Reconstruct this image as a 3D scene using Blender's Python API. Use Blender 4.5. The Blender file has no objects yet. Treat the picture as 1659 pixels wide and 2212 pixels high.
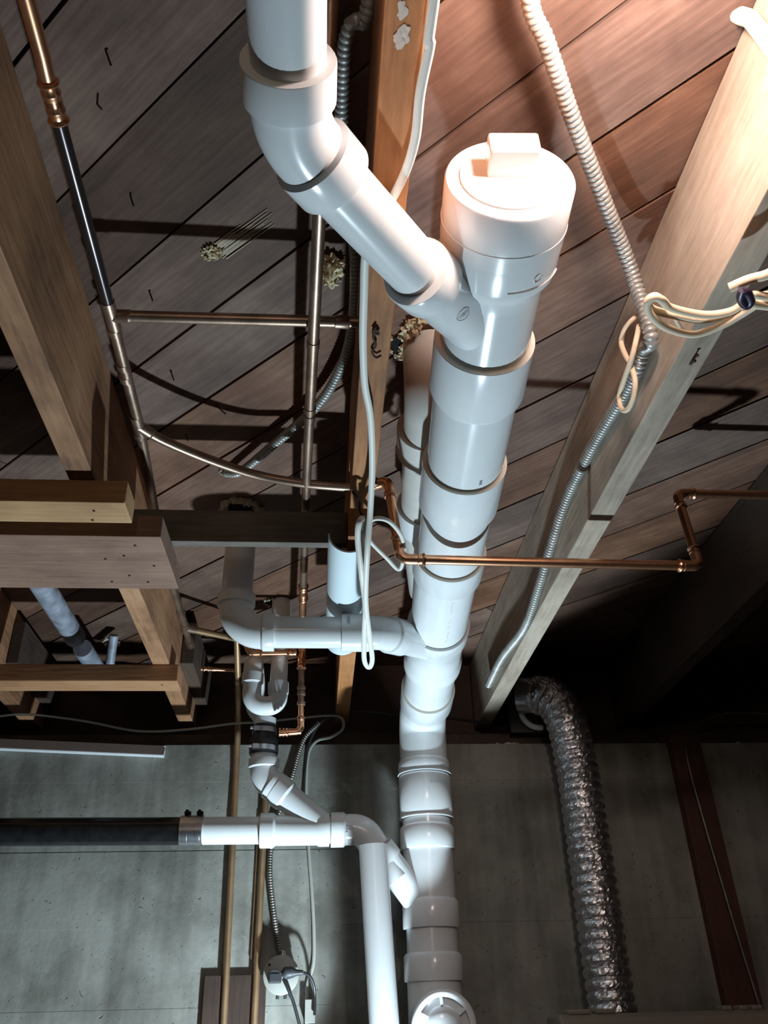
import bpy, bmesh, math, random
from mathutils import Vector, Matrix, noise
random.seed(7)
C = bpy.context.scene.collection
PI = math.pi
CH = 1.15            # eye height of the camera above the floor (metres)

# ------------------------------------------------------------------ camera
W, H, F = 1659.0, 2212.0, 1850.0
def _n(v): return v.normalized()
_j = _n(Vector((680-W/2, 2210-H/2, F)))
_u = Vector((745-W/2, -F*F/(2210-H/2), F)); _u = _n(_u); _u = _n(_u-_j*_u.dot(_j))
_r = _j.cross(_u)
cam_d = bpy.data.cameras.new('camera'); cam = bpy.data.objects.new('camera', cam_d); C.objects.link(cam)
# image axes (right, down, forward) expressed in the world
ex = Vector((_r[0], _j[0], _u[0])); ey = Vector((_r[1], _j[1], _u[1])); ez = Vector((_r[2], _j[2], _u[2]))
cam.matrix_world = Matrix(((ex[0], -ey[0], -ez[0], 0), (ex[1], -ey[1], -ez[1], 0), (ex[2], -ey[2], -ez[2], CH), (0, 0, 0, 1)))
cam_d.sensor_fit = 'HORIZONTAL'; cam_d.sensor_width = 36; cam_d.lens = 36*F/W; cam_d.clip_start = 0.02
bpy.context.scene.camera = cam
def ray(x, y): return ex*((x-W/2)/F)+ey*((y-H/2)/F)+ez
# measured points of the place, relative to the eye: on a level plane z, on a plane y, on a plane x
def PZ(x, y, z): d = ray(x, y); return d*(z/d.z)
def PY(x, y, v): d = ray(x, y); return d*(v/d.y)
def PX(x, y, v): d = ray(x, y); return d*(v/d.x)
def V(*a): return Vector(a)

# ------------------------------------------------------------------ light
sc = bpy.context.scene
sc.view_settings.view_transform = 'Standard'; sc.view_settings.look = 'None'
sc.view_settings.gamma = 1; sc.view_settings.use_curve_mapping = False
sc.view_settings.exposure = 0.9
wd = bpy.data.worlds.new('World'); sc.world = wd; wd.use_nodes = True
wd.node_tree.nodes['Background'].inputs[0].default_value = (.9, .95, 1, 1)
wd.node_tree.nodes['Background'].inputs[1].default_value = 0.022
BULB = V(.27, .335, .748); BULB_STRENGTH = 175.0
WORK = V(.17, 1.79, -.50)
ld = bpy.data.lights.new('work_light', 'SPOT'); lo = bpy.data.objects.new('work_light', ld); C.objects.link(lo)
lo.location = WORK+V(0, 0, CH); ld.energy = 46; ld.color = (.70, .89, 1.0); ld.shadow_soft_size = .025
ld.spot_size = math.radians(134); ld.spot_blend = .14
lo.rotation_euler = V(-.62, -.35, .70).to_track_quat('-Z', 'Y').to_euler()

# added warm fill light behind the camera, with no lamp of its own
l2 = bpy.data.lights.new('added_fill_light', 'POINT'); o2 = bpy.data.objects.new('added_fill_light', l2); C.objects.link(o2)
o2.location = V(-.15, -1.35, .55+CH); l2.energy = 5; l2.color = (1.0, .80, .62); l2.shadow_soft_size = .12

# ------------------------------------------------------------------ materials
def new_mat(name):
    m = bpy.data.materials.new(name); m.use_nodes = True
    return m, m.node_tree.nodes, m.node_tree.links, m.node_tree.nodes['Principled BSDF']
def ramp(ns, pts):
    r = ns.new('ShaderNodeValToRGB'); e = r.color_ramp.elements
    e[0].position, e[0].color = pts[0][0], (*pts[0][1], 1); e[1].position, e[1].color = pts[-1][0], (*pts[-1][1], 1)
    for p, c in pts[1:-1]: k = e.new(p); k.color = (*c, 1)
    return r
def wood(name, dark, mid, light, axis='y', rot=0.0, rough=.75, grain=1.0, ring=6.0, attr=False, bump=.25, stain=None, fine=.55):
    m, ns, L, b = new_mat(name)
    tc = ns.new('ShaderNodeTexCoord'); mp = ns.new('ShaderNodeMapping'); mp.inputs['Rotation'].default_value = (0, 0, rot)
    L.new(tc.outputs['Object'], mp.inputs['Vector'])
    mp2 = ns.new('ShaderNodeMapping'); s = {'x': (.09, 1, 1), 'y': (1, .09, 1), 'z': (1, 1, .09)}[axis]
    mp2.inputs['Scale'].default_value = s; L.new(mp.outputs[0], mp2.inputs[0])
    src = mp2.outputs[0]
    if attr:
        at = ns.new('ShaderNodeAttribute'); at.attribute_name = 'board'
        ad = ns.new('ShaderNodeVectorMath'); ad.operation = 'MULTIPLY_ADD'; ad.inputs[1].default_value = (9, 5, 7)
        L.new(at.outputs['Color'], ad.inputs[0]); L.new(src, ad.inputs[2]); src = ad.outputs[0]
    n1 = ns.new('ShaderNodeTexNoise'); n1.inputs['Scale'].default_value = ring; n1.inputs['Detail'].default_value = 2; n1.inputs['Distortion'].default_value = .4
    L.new(src, n1.inputs['Vector'])
    mu = ns.new('ShaderNodeMath'); mu.operation = 'MULTIPLY'; mu.inputs[1].default_value = 26*grain; L.new(n1.outputs['Fac'], mu.inputs[0])
    sn = ns.new('ShaderNodeMath'); sn.operation = 'SINE'; L.new(mu.outputs[0], sn.inputs[0])
    n2 = ns.new('ShaderNodeTexNoise'); n2.inputs['Scale'].default_value = 150*grain; n2.inputs['Detail'].default_value = 4
    L.new(src, n2.inputs['Vector'])
    n3 = ns.new('ShaderNodeTexNoise'); n3.inputs['Scale'].default_value = 5; n3.inputs['Detail'].default_value = 5; n3.inputs['Roughness'].default_value = .65
    L.new(tc.outputs['Object'], n3.inputs['Vector'])
    a1 = ns.new('ShaderNodeMath'); a1.operation = 'MULTIPLY_ADD'; a1.inputs[1].default_value = .06; L.new(sn.outputs[0], a1.inputs[0])
    a0 = ns.new('ShaderNodeMath'); a0.operation = 'MULTIPLY_ADD'; a0.inputs[1].default_value = fine; a0.inputs[2].default_value = .5-fine*.5; L.new(n2.outputs['Fac'], a0.inputs[0]); L.new(a0.outputs[0], a1.inputs[2])
    a2 = ns.new('ShaderNodeMath'); a2.operation = 'MULTIPLY_ADD'; a2.inputs[1].default_value = .9; L.new(n3.outputs['Fac'], a2.inputs[0]); L.new(a1.outputs[0], a2.inputs[2])
    a3 = ns.new('ShaderNodeMath'); a3.operation = 'SUBTRACT'; a3.inputs[1].default_value = .45; L.new(a2.outputs[0], a3.inputs[0])
    r = ramp(ns, [(.2, dark), (.5, mid), (.82, light)]); L.new(a3.outputs[0], r.inputs[0])
    out = r.outputs[0]
    if attr:
        hs = ns.new('ShaderNodeHueSaturation'); sp = ns.new('ShaderNodeSeparateColor'); L.new(at.outputs['Color'], sp.inputs[0])
        ma = ns.new('ShaderNodeMapRange'); ma.inputs[3].default_value = .6; ma.inputs[4].default_value = 1.4; L.new(sp.outputs[0], ma.inputs[0]); L.new(ma.outputs[0], hs.inputs['Value'])
        mb = ns.new('ShaderNodeMapRange'); mb.inputs[3].default_value = .95; mb.inputs[4].default_value = 1.45; L.new(sp.outputs[1], mb.inputs[0]); L.new(mb.outputs[0], hs.inputs['Saturation'])
        L.new(out, hs.inputs['Color']); out = hs.outputs[0]
    if stain:
        n4 = ns.new('ShaderNodeTexNoise'); n4.inputs['Scale'].default_value = 9; n4.inputs['Detail'].default_value = 6; n4.inputs['Roughness'].default_value = .7
        L.new(mp2.outputs[0], n4.inputs['Vector'])
        rr = ramp(ns, [(.56, (0, 0, 0)), (.66, (1, 1, 1))]); L.new(n4.outputs['Fac'], rr.inputs[0])
        mx = ns.new('ShaderNodeMix'); mx.data_type = 'RGBA'; L.new(rr.outputs[0], mx.inputs[0]); L.new(out, mx.inputs[6]); mx.inputs[7].default_value = (*stain, 1)
        out = mx.outputs[2]
    L.new(out, b.inputs['Base Color']); b.inputs['Roughness'].default_value = rough
    bp = ns.new('ShaderNodeBump'); bp.inputs['Strength'].default_value = bump; bp.inputs['Distance'].default_value = .004
    L.new(a1.outputs[0], bp.inputs['Height']); L.new(bp.outputs[0], b.inputs['Normal'])
    return m
def plain(name, col, rough=.5, metal=0.0, bump=0, bscale=200, vary=0.0, vscale=12, spec=.5):
    m, ns, L, b = new_mat(name)
    b.inputs['Roughness'].default_value = rough; b.inputs['Metallic'].default_value = metal
    b.inputs['Specular IOR Level'].default_value = spec
    tc = ns.new('ShaderNodeTexCoord'); n = ns.new('ShaderNodeTexNoise'); n.inputs['Scale'].default_value = vscale; n.inputs['Detail'].default_value = 5
    L.new(tc.outputs['Object'], n.inputs['Vector'])
    lo_ = tuple(c*(1-vary) for c in col); hi_ = tuple(min(1, c*(1+vary)) for c in col)
    r = ramp(ns, [(.35, lo_), (.65, hi_)]); L.new(n.outputs['Fac'], r.inputs[0]); L.new(r.outputs[0], b.inputs['Base Color'])
    if bump:
        n2 = ns.new('ShaderNodeTexNoise'); n2.inputs['Scale'].default_value = bscale; n2.inputs['Detail'].default_value = 3; L.new(tc.outputs['Object'], n2.inputs['Vector'])
        bp = ns.new('ShaderNodeBump'); bp.inputs['Strength'].default_value = bump; bp.inputs['Distance'].default_value = .003
        L.new(n2.outputs['Fac'], bp.inputs['Height']); L.new(bp.outputs[0], b.inputs['Normal'])
    return m
def concrete(name):
    m, ns, L, b = new_mat(name)
    tc = ns.new('ShaderNodeTexCoord')
    n1 = ns.new('ShaderNodeTexNoise'); n1.inputs['Scale'].default_value = 3.2; n1.inputs['Detail'].default_value = 8; n1.inputs['Roughness'].default_value = .62; L.new(tc.outputs['Object'], n1.inputs['Vector'])
    mp = ns.new('ShaderNodeMapping'); mp.inputs['Scale'].default_value = (22, 22, 1.6); L.new(tc.outputs['Object'], mp.inputs[0])
    n2 = ns.new('ShaderNodeTexNoise'); n2.inputs['Scale'].default_value = 1.3; n2.inputs['Detail'].default_value = 4; L.new(mp.outputs[0], n2.inputs['Vector'])
    mul = ns.new('ShaderNodeMath'); mul.operation = 'MULTIPLY_ADD'; mul.inputs[1].default_value = .3; L.new(n2.outputs['Fac'], mul.inputs[0]); L.new(n1.outputs['Fac'], mul.inputs[2])
    r = ramp(ns, [(.46, (.105, .100, .084)), (.60, (.19, .185, .16)), (.76, (.31, .305, .27))]); L.new(mul.outputs[0], r.inputs[0])
    # pale lime blotches
    n5 = ns.new('ShaderNodeTexNoise'); n5.inputs['Scale'].default_value = 13; n5.inputs['Detail'].default_value = 6; n5.inputs['Roughness'].default_value = .7; L.new(tc.outputs['Object'], n5.inputs['Vector'])
    r5 = ramp(ns, [(.60, (0, 0, 0)), (.74, (.7, .7, .7))]); L.new(n5.outputs['Fac'], r5.inputs[0])
    mx = ns.new('ShaderNodeMix'); mx.data_type = 'RGBA'; L.new(r5.outputs[0], mx.inputs[0]); L.new(r.outputs[0], mx.inputs[6]); mx.inputs[7].default_value = (.33, .34, .31, 1)
    L.new(mx.outputs[2], b.inputs['Base Color']); b.inputs['Roughness'].default_value = .9
    v = ns.new('ShaderNodeTexVoronoi'); v.inputs['Scale'].default_value = 38; v.inputs['Randomness'].default_value = 1
    nd = ns.new('ShaderNodeTexNoise'); nd.inputs['Scale'].default_value = 14; L.new(tc.outputs['Object'], nd.inputs['Vector'])
    nv = ns.new('ShaderNodeVectorMath'); nv.operation = 'MULTIPLY_ADD'; nv.inputs[1].default_value = (.25, .25, .25); L.new(nd.outputs['Color'], nv.inputs[0]); L.new(tc.outputs['Object'], nv.inputs[2]); L.new(nv.outputs[0], v.inputs['Vector'])
    rv = ramp(ns, [(.05, (0, 0, 0)), (.12, (1, 1, 1))]); L.new(v.outputs['Distance'], rv.inputs[0])
    n3 = ns.new('ShaderNodeTexNoise'); n3.inputs['Scale'].default_value = 90; n3.inputs['Detail'].default_value = 4; L.new(tc.outputs['Object'], n3.inputs['Vector'])
    ad = ns.new('ShaderNodeMath'); ad.operation = 'MULTIPLY_ADD'; ad.inputs[1].default_value = .16; L.new(n3.outputs['Fac'], ad.inputs[0]); L.new(rv.outputs[0], ad.inputs[2])
    bp = ns.new('ShaderNodeBump'); bp.inputs['Strength'].default_value = .8; bp.inputs['Distance'].default_value = .006
    L.new(ad.outputs[0], bp.inputs['Height']); L.new(bp.outputs[0], b.inputs['Normal'])
    return m

M = {}
M['deck'] = wood('plank_wood', (.036, .019, .013), (.098, .057, .042), (.175, .115, .088), 'x', rot=PI/4, attr=True, ring=7, bump=.3, fine=.5)
M['joist_orange'] = wood('old_fir', (.17, .062, .018), (.36, .145, .045), (.52, .24, .09), 'y', ring=5, bump=.2, grain=1.2)
M['joist_brown'] = wood('brown_fir', (.12, .052, .022), (.32, .155, .075), (.48, .265, .14), 'y', ring=5)
M['joist_grey'] = wood('weathered_grey_fir', (.20, .155, .115), (.37, .30, .23), (.52, .45, .37), 'y', ring=5)
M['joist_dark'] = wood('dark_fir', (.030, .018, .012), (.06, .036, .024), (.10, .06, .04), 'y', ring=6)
M['board_tan'] = wood('tan_pine', (.30, .15, .065), (.44, .25, .115), (.55, .34, .18), 'x', ring=5)
M['board_pink'] = wood('rough_pink_fir', (.13, .068, .045), (.235, .132, .09), (.32, .20, .145), 'x', ring=5, bump=.35)
M['board_orange'] = wood('orange_fir', (.20, .09, .038), (.36, .175, .08), (.46, .25, .125), 'x', ring=5)
M['header'] = wood('header_wood', (.06, .05, .04), (.13, .105, .085), (.24, .21, .18), 'x', ring=5)
M['red_board'] = wood('red_brown_board', (.055, .022, .014), (.09, .035, .023), (.13, .055, .035), 'z', ring=5)
M['plate'] = wood('brown_plate', (.014, .007, .004), (.038, .019, .012), (.065, .037, .025), 'z', ring=5)
M['concrete'] = concrete('concrete_wall')
M['floor'] = plain('concrete_floor', (.11, .105, .095), .9, vary=.3, vscale=3)
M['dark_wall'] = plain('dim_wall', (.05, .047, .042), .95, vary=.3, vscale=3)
M['pvc'] = plain('white_pvc', (.76, .78, .79), .20, vary=.015, vscale=30)
M['pvc_grey'] = plain('grey_beige_pvc', (.62, .60, .56), .4, vary=.05, vscale=30)
M['rim'] = plain('pvc_cut_edge', (.78, .74, .64), .5)
M['print'] = plain('faded_grey_print', (.30, .32, .36), .6)
M['print_red'] = plain('faded_red_print', (.62, .40, .36), .6)
M['purple'] = plain('purple_primer', (.42, .36, .44), .5)
M['abs'] = plain('black_abs', (.012, .012, .013), .22, vary=.3, vscale=40)
M['rubber'] = plain('black_rubber', (.018, .018, .02), .45, bump=.1)
M['steel'] = plain('stainless_band', (.55, .56, .60), .3, 1.0, bump=.1, bscale=60)
M['copper'] = plain('bright_copper', (.88, .46, .27), .30, 1.0, vary=.12, vscale=40)
M['copper_aged'] = plain('aged_copper', (.34, .235, .175), .38, .85, vary=.22, vscale=25, bump=.04)
M['copper_tan'] = plain('tan_copper', (.42, .27, .15), .45, .75, vary=.15, vscale=20)
M['copper_black'] = plain('dark_copper', (.075, .062, .062), .25, .8, vary=.2)
M['bx'] = plain('galvanised_armour', (.40, .40, .38), .42, .45, vary=.15, vscale=30)
M['bx_dark'] = plain('dull_armour', (.22, .20, .18), .5, .8, vary=.2, vscale=30)
M['cable_white'] = plain('white_cable', (.72, .70, .64), .5)
M['cable_wall'] = plain('grey_white_cable', (.36, .35, .31), .55)
M['cable_cream'] = plain('cream_cable', (.72, .58, .42), .6, vary=.06)
M['cable_black'] = plain('black_cable', (.02, .02, .022), .4)
M['galv'] = plain('galvanised_pipe', (.30, .32, .38), .6, .3, vary=.35, vscale=28)
M['foam'] = plain('spray_foam', (.60, .50, .33), .9, bump=.5, bscale=80, vary=.1)
M['hole'] = plain('hole_shade_black', (.004, .004, .004), 1)
M['splinter'] = plain('torn_wood', (.50, .42, .32), .9, bump=.5)
M['nail'] = plain('rusty_nail', (.035, .018, .012), .7, .4)
M['foil'] = plain('duct_foil', (.80, .80, .82), .38, 1.0, bump=.6, bscale=110)
M['sheet'] = plain('pale_sheet_guard', (.66, .76, .80), .3)
M['plate_white'] = plain('white_cover_plate', (.33, .32, .29), .45, vary=.08)
M['plug_black'] = plain('black_plug', (.035, .037, .042), .5)
M['strip'] = plain('white_painted_metal', (.72, .74, .78), .35, vary=.05)
M['beige'] = plain('beige_plastic', (.20, .17, .14), .5)
M['tie'] = plain('dark_tie', (.03, .02, .04), .4)
M['chalk'] = plain('chalk_splatter', (.58, .52, .46), .9, bump=.4)
M['bulb'], _ns, _L, _b = new_mat('glowing_bulb')
_b.inputs['Base Color'].default_value = (1, 1, 1, 1); _b.inputs['Emission Color'].default_value = (1, .80, .72, 1); _b.inputs['Emission Strength'].default_value = BULB_STRENGTH
M['porcelain'] = plain('porcelain', (.75, .74, .7), .3)

# ------------------------------------------------------------------ mesh tools (all points relative to the eye)
class MB:
    def __init__(s): s.v = []; s.f = []; s.c = []
    def add(s, vs, fs, col=None):
        o = len(s.v); s.v += [tuple(v) for v in vs]; s.f += [tuple(i+o for i in f) for f in fs]; s.c += [col]*len(fs); return s
    def box(s, a, b, col=None):
        x0, y0, z0 = a; x1, y1, z1 = b
        return s.add([(x0,y0,z0),(x1,y0,z0),(x1,y1,z0),(x0,y1,z0),(x0,y0,z1),(x1,y0,z1),(x1,y1,z1),(x0,y1,z1)],
                     [(0,3,2,1),(4,5,6,7),(0,1,5,4),(1,2,6,5),(2,3,7,6),(3,0,4,7)], col)
    def obox(s, c, ax, ay, az):
        c, ax, ay, az = map(Vector, (c, ax, ay, az)); vs = []
        for z in (-1, 1):
            for x, y in ((-1,-1),(1,-1),(1,1),(-1,1)): vs.append(c+ax*x+ay*y+az*z)
        return s.add(vs, [(0,3,2,1),(4,5,6,7),(0,1,5,4),(1,2,6,5),(2,3,7,6),(3,0,4,7)])
    def prism(s, poly, off):        # poly: list of points, off: extrusion vector
        n = len(poly); off = Vector(off); vs = [Vector(p) for p in poly]+[Vector(p)+off for p in poly]
        fs = [tuple(range(n))[::-1], tuple(range(n, 2*n))]+[(i, (i+1) % n, (i+1) % n+n, i+n) for i in range(n)]
        return s.add(vs, fs)
    def tube(s, path, r, seg=24, caps=True, jit=0.0, flat=None):
        P = [Vector(p) for p in path]; n = len(P)
        R = [r]*n if isinstance(r, (int, float)) else list(r)
        T = []
        for i in range(n):
            a = P[i]; t = Vector((0,0,0)); k = i
            while t.length < 1e-7 and k+1 < n: k += 1; t = P[k]-a
            t2 = Vector((0,0,0)); k = i
            while t2.length < 1e-7 and k > 0: k -= 1; t2 = a-P[k]
            d = (t.normalized() if t.length > 1e-7 else Vector())+(t2.normalized() if t2.length > 1e-7 else Vector())
            T.append(d.normalized())
        up = Vector((0,0,1)) if abs(T[0].z) < .8 else Vector((1,0,0))
        N = (up-T[0]*up.dot(T[0])).normalized(); vs = []; fs = []
        for i in range(n):
            if i: N = T[i-1].rotation_difference(T[i]) @ N; N = (N-T[i]*N.dot(T[i])).normalized()
            B = T[i].cross(N)
            for k in range(seg):
                a = 2*PI*k/seg; rr = R[i]*(1+(random.uniform(-jit, jit) if jit else 0))
                v = N*math.cos(a)+B*math.sin(a)
                if flat: v = N*math.cos(a)*flat+B*math.sin(a)
                vs.append(P[i]+v*rr)
        for i in range(n-1):
            for k in range(seg):
                k2 = (k+1) % seg; fs.append((i*seg+k, i*seg+k2, (i+1)*seg+k2, (i+1)*seg+k))
        if caps: fs.append(tuple(range(seg))[::-1]); fs.append(tuple((n-1)*seg+k for k in range(seg)))
        return s.add(vs, fs)
    def lathe(s, p, d, prof, seg=32):     # profile: (distance along d, radius)
        p = Vector(p); d = Vector(d).normalized()
        return s.tube_exact([p+d*a for a, _ in prof], d, [r for _, r in prof], seg)
    def tube_exact(s, P, d, R, seg):
        up = Vector((0,0,1)) if abs(d.z) < .8 else Vector((1,0,0)); N = (up-d*up.dot(d)).normalized(); B = d.cross(N)
        vs = []; fs = []; n = len(P)
        for i in range(n):
            for k in range(seg): a = 2*PI*k/seg; vs.append(P[i]+(N*math.cos(a)+B*math.sin(a))*max(R[i], 1e-5))
        for i in range(n-1):
            for k in range(seg): k2 = (k+1) % seg; fs.append((i*seg+k, i*seg+k2, (i+1)*seg+k2, (i+1)*seg+k))
        fs.append(tuple(range(seg))[::-1]); fs.append(tuple((n-1)*seg+k for k in range(seg)))
        return s.add(vs, fs)
    def blob(s, c, r, sq=(1,1,1), amp=.35, seed=0, freq=1.0, sub=3):
        bm = bmesh.new(); bmesh.ops.create_icosphere(bm, subdivisions=sub, radius=1)
        vs = []
        for v in bm.verts:
            q = v.co.copy(); k = 1+amp*noise.noise(q*1.8*freq+Vector((seed, seed*2, 0)))*1.6
            vs.append(Vector(c)+Vector((q.x*sq[0], q.y*sq[1], q.z*sq[2]))*r*k)
        fs = [tuple(v.index for v in f.verts) for f in bm.faces]; bm.free()
        return s.add(vs, fs)
    def build(s, name, mat, parent=None, smooth=True, angle=38, bevel=0):
        me = bpy.data.meshes.new(name)
        org = parent_loc(parent)
        me.from_pydata([(v[0]-org[0], v[1]-org[1], v[2]+CH-org[2]) for v in s.v], [], s.f)
        me.materials.append(mat); me.update()
        if smooth:
            me.shade_smooth(); me.set_sharp_from_angle(angle=math.radians(angle))
        o = bpy.data.objects.new(name, me); C.objects.link(o)
        if parent: o.parent = parent
        if bevel:
            bv = o.modifiers.new('bevel', 'BEVEL'); bv.width = bevel; bv.segments = 2; bv.limit_method = 'ANGLE'
        return o
def parent_loc(p):
    v = Vector((0,0,0))
    while p: v = v+p.location; p = p.parent
    return v
def tag(o, label, cat, group=None, kind=None):
    if label: o['label'] = label
    if cat: o['category'] = cat
    if group: o['group'] = group
    if kind: o['kind'] = kind
    return o
def thing(name, loc, label, cat, group=None):
    o = bpy.data.objects.new(name, None); o.empty_display_size = .05; C.objects.link(o)
    o.location = Vector(loc)+V(0, 0, CH); return tag(o, label, cat, group)
def structure(o, label=None):
    o['kind'] = 'structure'
    if label: o['label'] = label
    return o

def fillet(pts, R, n=8):           # polyline with rounded corners
    P = [Vector(p) for p in pts]; out = [P[0]]
    RR = R if isinstance(R, (list, tuple)) else [R]*(len(P)-2)
    for i in range(1, len(P)-1):
        a = (P[i-1]-P[i]).normalized(); b = (P[i+1]-P[i]).normalized(); th = a.angle(b)
        t = min(RR[i-1]/math.tan(th/2), .48*min((P[i-1]-P[i]).length, (P[i+1]-P[i]).length)); r = t*math.tan(th/2)
        if PI-th < .02: out.append(P[i]); continue
        c = P[i]+(a+b).normalized()*(r/math.sin(th/2)); s0 = P[i]+a*t-c; s1 = P[i]+b*t-c; ax = s0.cross(s1).normalized(); an = s0.angle(s1)
        for k in range(n+1): out.append(c+Matrix.Rotation(an*k/n, 3, ax) @ s0)
    out.append(P[-1]); return out
def spline(pts, n=10):
    P = [Vector(p) for p in pts]; P = [P[0]*2-P[1]]+P+[P[-1]*2-P[-2]]; out = []
    for i in range(1, len(P)-2):
        for k in range(n):
            t = k/n; a, b, c, d = P[i-1:i+3]
            out.append(.5*((2*b)+(c-a)*t+(2*a-5*b+4*c-d)*t*t+(3*b-a-3*c+d)*t**3))
    out.append(P[-2]); return out
def resample(path, step):
    out = [path[0]]; acc = 0
    for a, b in zip(path, path[1:]):
        L = (b-a).length
        if L < 1e-9: continue
        while acc+L >= step:
            t = (step-acc)/L; a = a+(b-a)*t; out.append(a); L = (b-a).length; acc = 0
        acc += L
    return out

# pipe fittings -----------------------------------------------------------
def hub_ring(mb, p, d, L, r, lip=.0):   # straight socket
    mb.lathe(p, d, [(0, r*.985), (.002, r), (L-.004, r), (L, r*.97)])
def elbow(mb, A, Cn, B, rb, R, hub, rh, seg=32):
    A, Cn, B = Vector(A), Vector(Cn), Vector(B)
    a = (A-Cn).normalized(); b = (B-Cn).normalized(); th = a.angle(b); t = R/math.tan(th/2)
    arc = fillet([Cn+a*(t*2.2), Cn, Cn+b*(t*2.2)], R, 12)[1:-1]
    pa = Cn+a*(t+hub); pb = Cn+b*(t+hub)
    path = [pa, pa-a*.001, arc[0]+a*.003, arc[0]]+arc[1:-1]+[arc[-1], arc[-1]+b*.003, pb-b*.001, pb]
    rad = [rh*.985, rh, rh, rb]+[rb]*(len(arc)-2)+[rb, rh, rh, rh*.985]
    mb.tube(path, rad, seg); return pa, pb
def press(mb, p, d, L=.03, r=.008):     # copper fitting end with rolled beads
    prof = [(0, r*1.05), (.0005, r*1.3), (.0025, r*1.42), (.0045, r*1.3), (.006, r*1.12), (L*.45, r*1.12), (L*.5, r*1.25), (L*.56, r*1.25), (L*.62, r*1.12), (L, r*1.12)]
    mb.lathe(p, d, prof, 20)
def copper_elbow(mb, A, Cn, B, R=.016, r=.008, L=.022):
    A, Cn, B = Vector(A), Vector(Cn), Vector(B)
    a = (A-Cn).normalized(); b = (B-Cn).normalized(); th = a.angle(b); t = R/math.tan(th/2)
    mb.tube(fillet([Cn+a*(t+L*.5), Cn, Cn+b*(t+L*.5)], R, 10), r*1.13, 20)
    press(mb, Cn+a*(t+L), -a, L*.9, r); press(mb, Cn+b*(t+L), -b, L*.9, r)

# ================================================================== SETTING
ZD, ZJ, YW = .892, .70, 2.25
# floor
structure(MB().box((-2.6, -1.8, -CH-.1), (2.6, 2.5, -CH)).build('floor', M['floor'], smooth=False))
# concrete foundation wall poured against form boards: shallow steps between the boards
wb = MB(); zs = [-CH, -.72, -.50, -.30, -.13, .035, .20, .368, .534, .628]; offs = [0, .0008, 0, .001, .0003, .0009, .0, .0011, 0]
for i in range(len(zs)-1):
    wb.box((-2.6, YW+offs[i], zs[i]), (2.6, YW+.2, zs[i+1]))
structure(wb.build('wall_back', M['concrete'], smooth=False))
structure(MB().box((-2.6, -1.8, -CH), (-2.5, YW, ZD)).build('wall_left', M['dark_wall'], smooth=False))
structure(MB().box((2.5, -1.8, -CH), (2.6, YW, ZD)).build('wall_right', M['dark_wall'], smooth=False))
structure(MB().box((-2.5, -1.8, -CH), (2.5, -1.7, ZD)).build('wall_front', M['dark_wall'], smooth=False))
# sill plate and rim board on top of the foundation
structure(MB().box((-2.5, YW+.03, .628), (2.5, YW+.17, .664)).build('trim_1', M['joist_dark'], smooth=False))
structure(MB().box((-2.5, YW+.12, .664), (2.5, YW+.16, ZD)).build('trim_2', M['joist_dark'], smooth=False))

# diagonal plank ceiling, boards at 45 degrees with narrow gaps between them
cb = MB(); s2 = 2**.5; pitch = .1265; m0 = .291*s2/s2
def plank(m, w):
    # board along direction (1,-1); m = (x+y)/sqrt2 of its near edge
    col = (random.random(), random.random(), random.random(), 1)
    t0, t1 = -3.6, 3.6; cuts = [t0]+sorted(random.uniform(-2.6, 2.6) for _ in range(2))+[t1]
    g = random.choice((.003, .005, .0065)); dz = random.uniform(0, .002)
    for a, b in zip(cuts, cuts[1:]):
        col = (random.random(), random.random(), random.random(), 1)
        P = []
        for t, mm in ((a+.001, m+g/2), (b-.001, m+g/2), (b-.001, m+w-g/2), (a+.001, m+w-g/2)):
            x = (mm+t)/s2; y = (mm-t)/s2; P.append((x, y, ZD+dz))
        cb.add(P+[(p[0], p[1], p[2]+.02) for p in P], [(0,3,2,1),(4,5,6,7),(0,1,5,4),(1,2,6,5),(2,3,7,6),(3,0,4,7)], col)
k = -22
while k < 30: plank(.291+k*pitch, pitch); k += 1
cb.box((-3.5, -3.5, ZD+.023), (3.5, 3.5, ZD+.03), (0, 0, 0, 1))
ceil = cb.build('ceiling', M['deck'], smooth=False)
at = ceil.data.color_attributes.new('board', 'FLOAT_COLOR', 'CORNER')
i = 0
for fi, f in enumerate(ceil.data.polygons):
    for _ in f.loop_indices: at.data[i].color = cb.c[fi]; i += 1
bmx = bmesh.new(); bmx.from_mesh(ceil.data)
for co, no in (((-2.6,0,0), (-1,0,0)), ((2.6,0,0), (1,0,0)), ((0,-1.8,0), (0,-1,0)), ((0,YW+.2,0), (0,1,0))):
    bmesh.ops.bisect_plane(bmx, geom=bmx.verts[:]+bmx.edges[:]+bmx.faces[:], plane_co=co, plane_no=no, clear_outer=True)
bmx.to_mesh(ceil.data); bmx.free(); structure(ceil)

# ================================================================== JOISTS AND BOARDS
def joist(x0, x1, y0, y1, mat, label, notch=None, z0=ZJ):
    prof = [(y0, ZD-.001), (y0, z0)]
    if notch: a, b, h = notch; prof += [(a, z0), (a+.004, z0+h), (b-.004, z0+h), (b, z0)]
    prof += [(y1, z0), (y1, ZD-.001)]
    o = MB().prism([V(x0, y, z) for y, z in prof], (x1-x0, 0, 0)).build('floor_joist', mat, smooth=False, bevel=.0015)
    return tag(o, label, 'joist', 'ceiling joists')
G = 'ceiling joists'
jl = joist(-.3755, -.338, -1.69, YW+.1, M['joist_brown'], 'brown ceiling joist beside the long dark water pipe, left of the plumbing')
jc = joist(.043, .0785, -1.69, YW+.1, M['joist_orange'], 'narrow orange ceiling joist in the middle, behind the white pipes', notch=(1.165, 1.255, .10))
jr = joist(.435, .4745, -1.69, YW+.1, M['joist_grey'], 'pale grey ceiling joist right of the big white pipe, carrying an armored cable')
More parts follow.
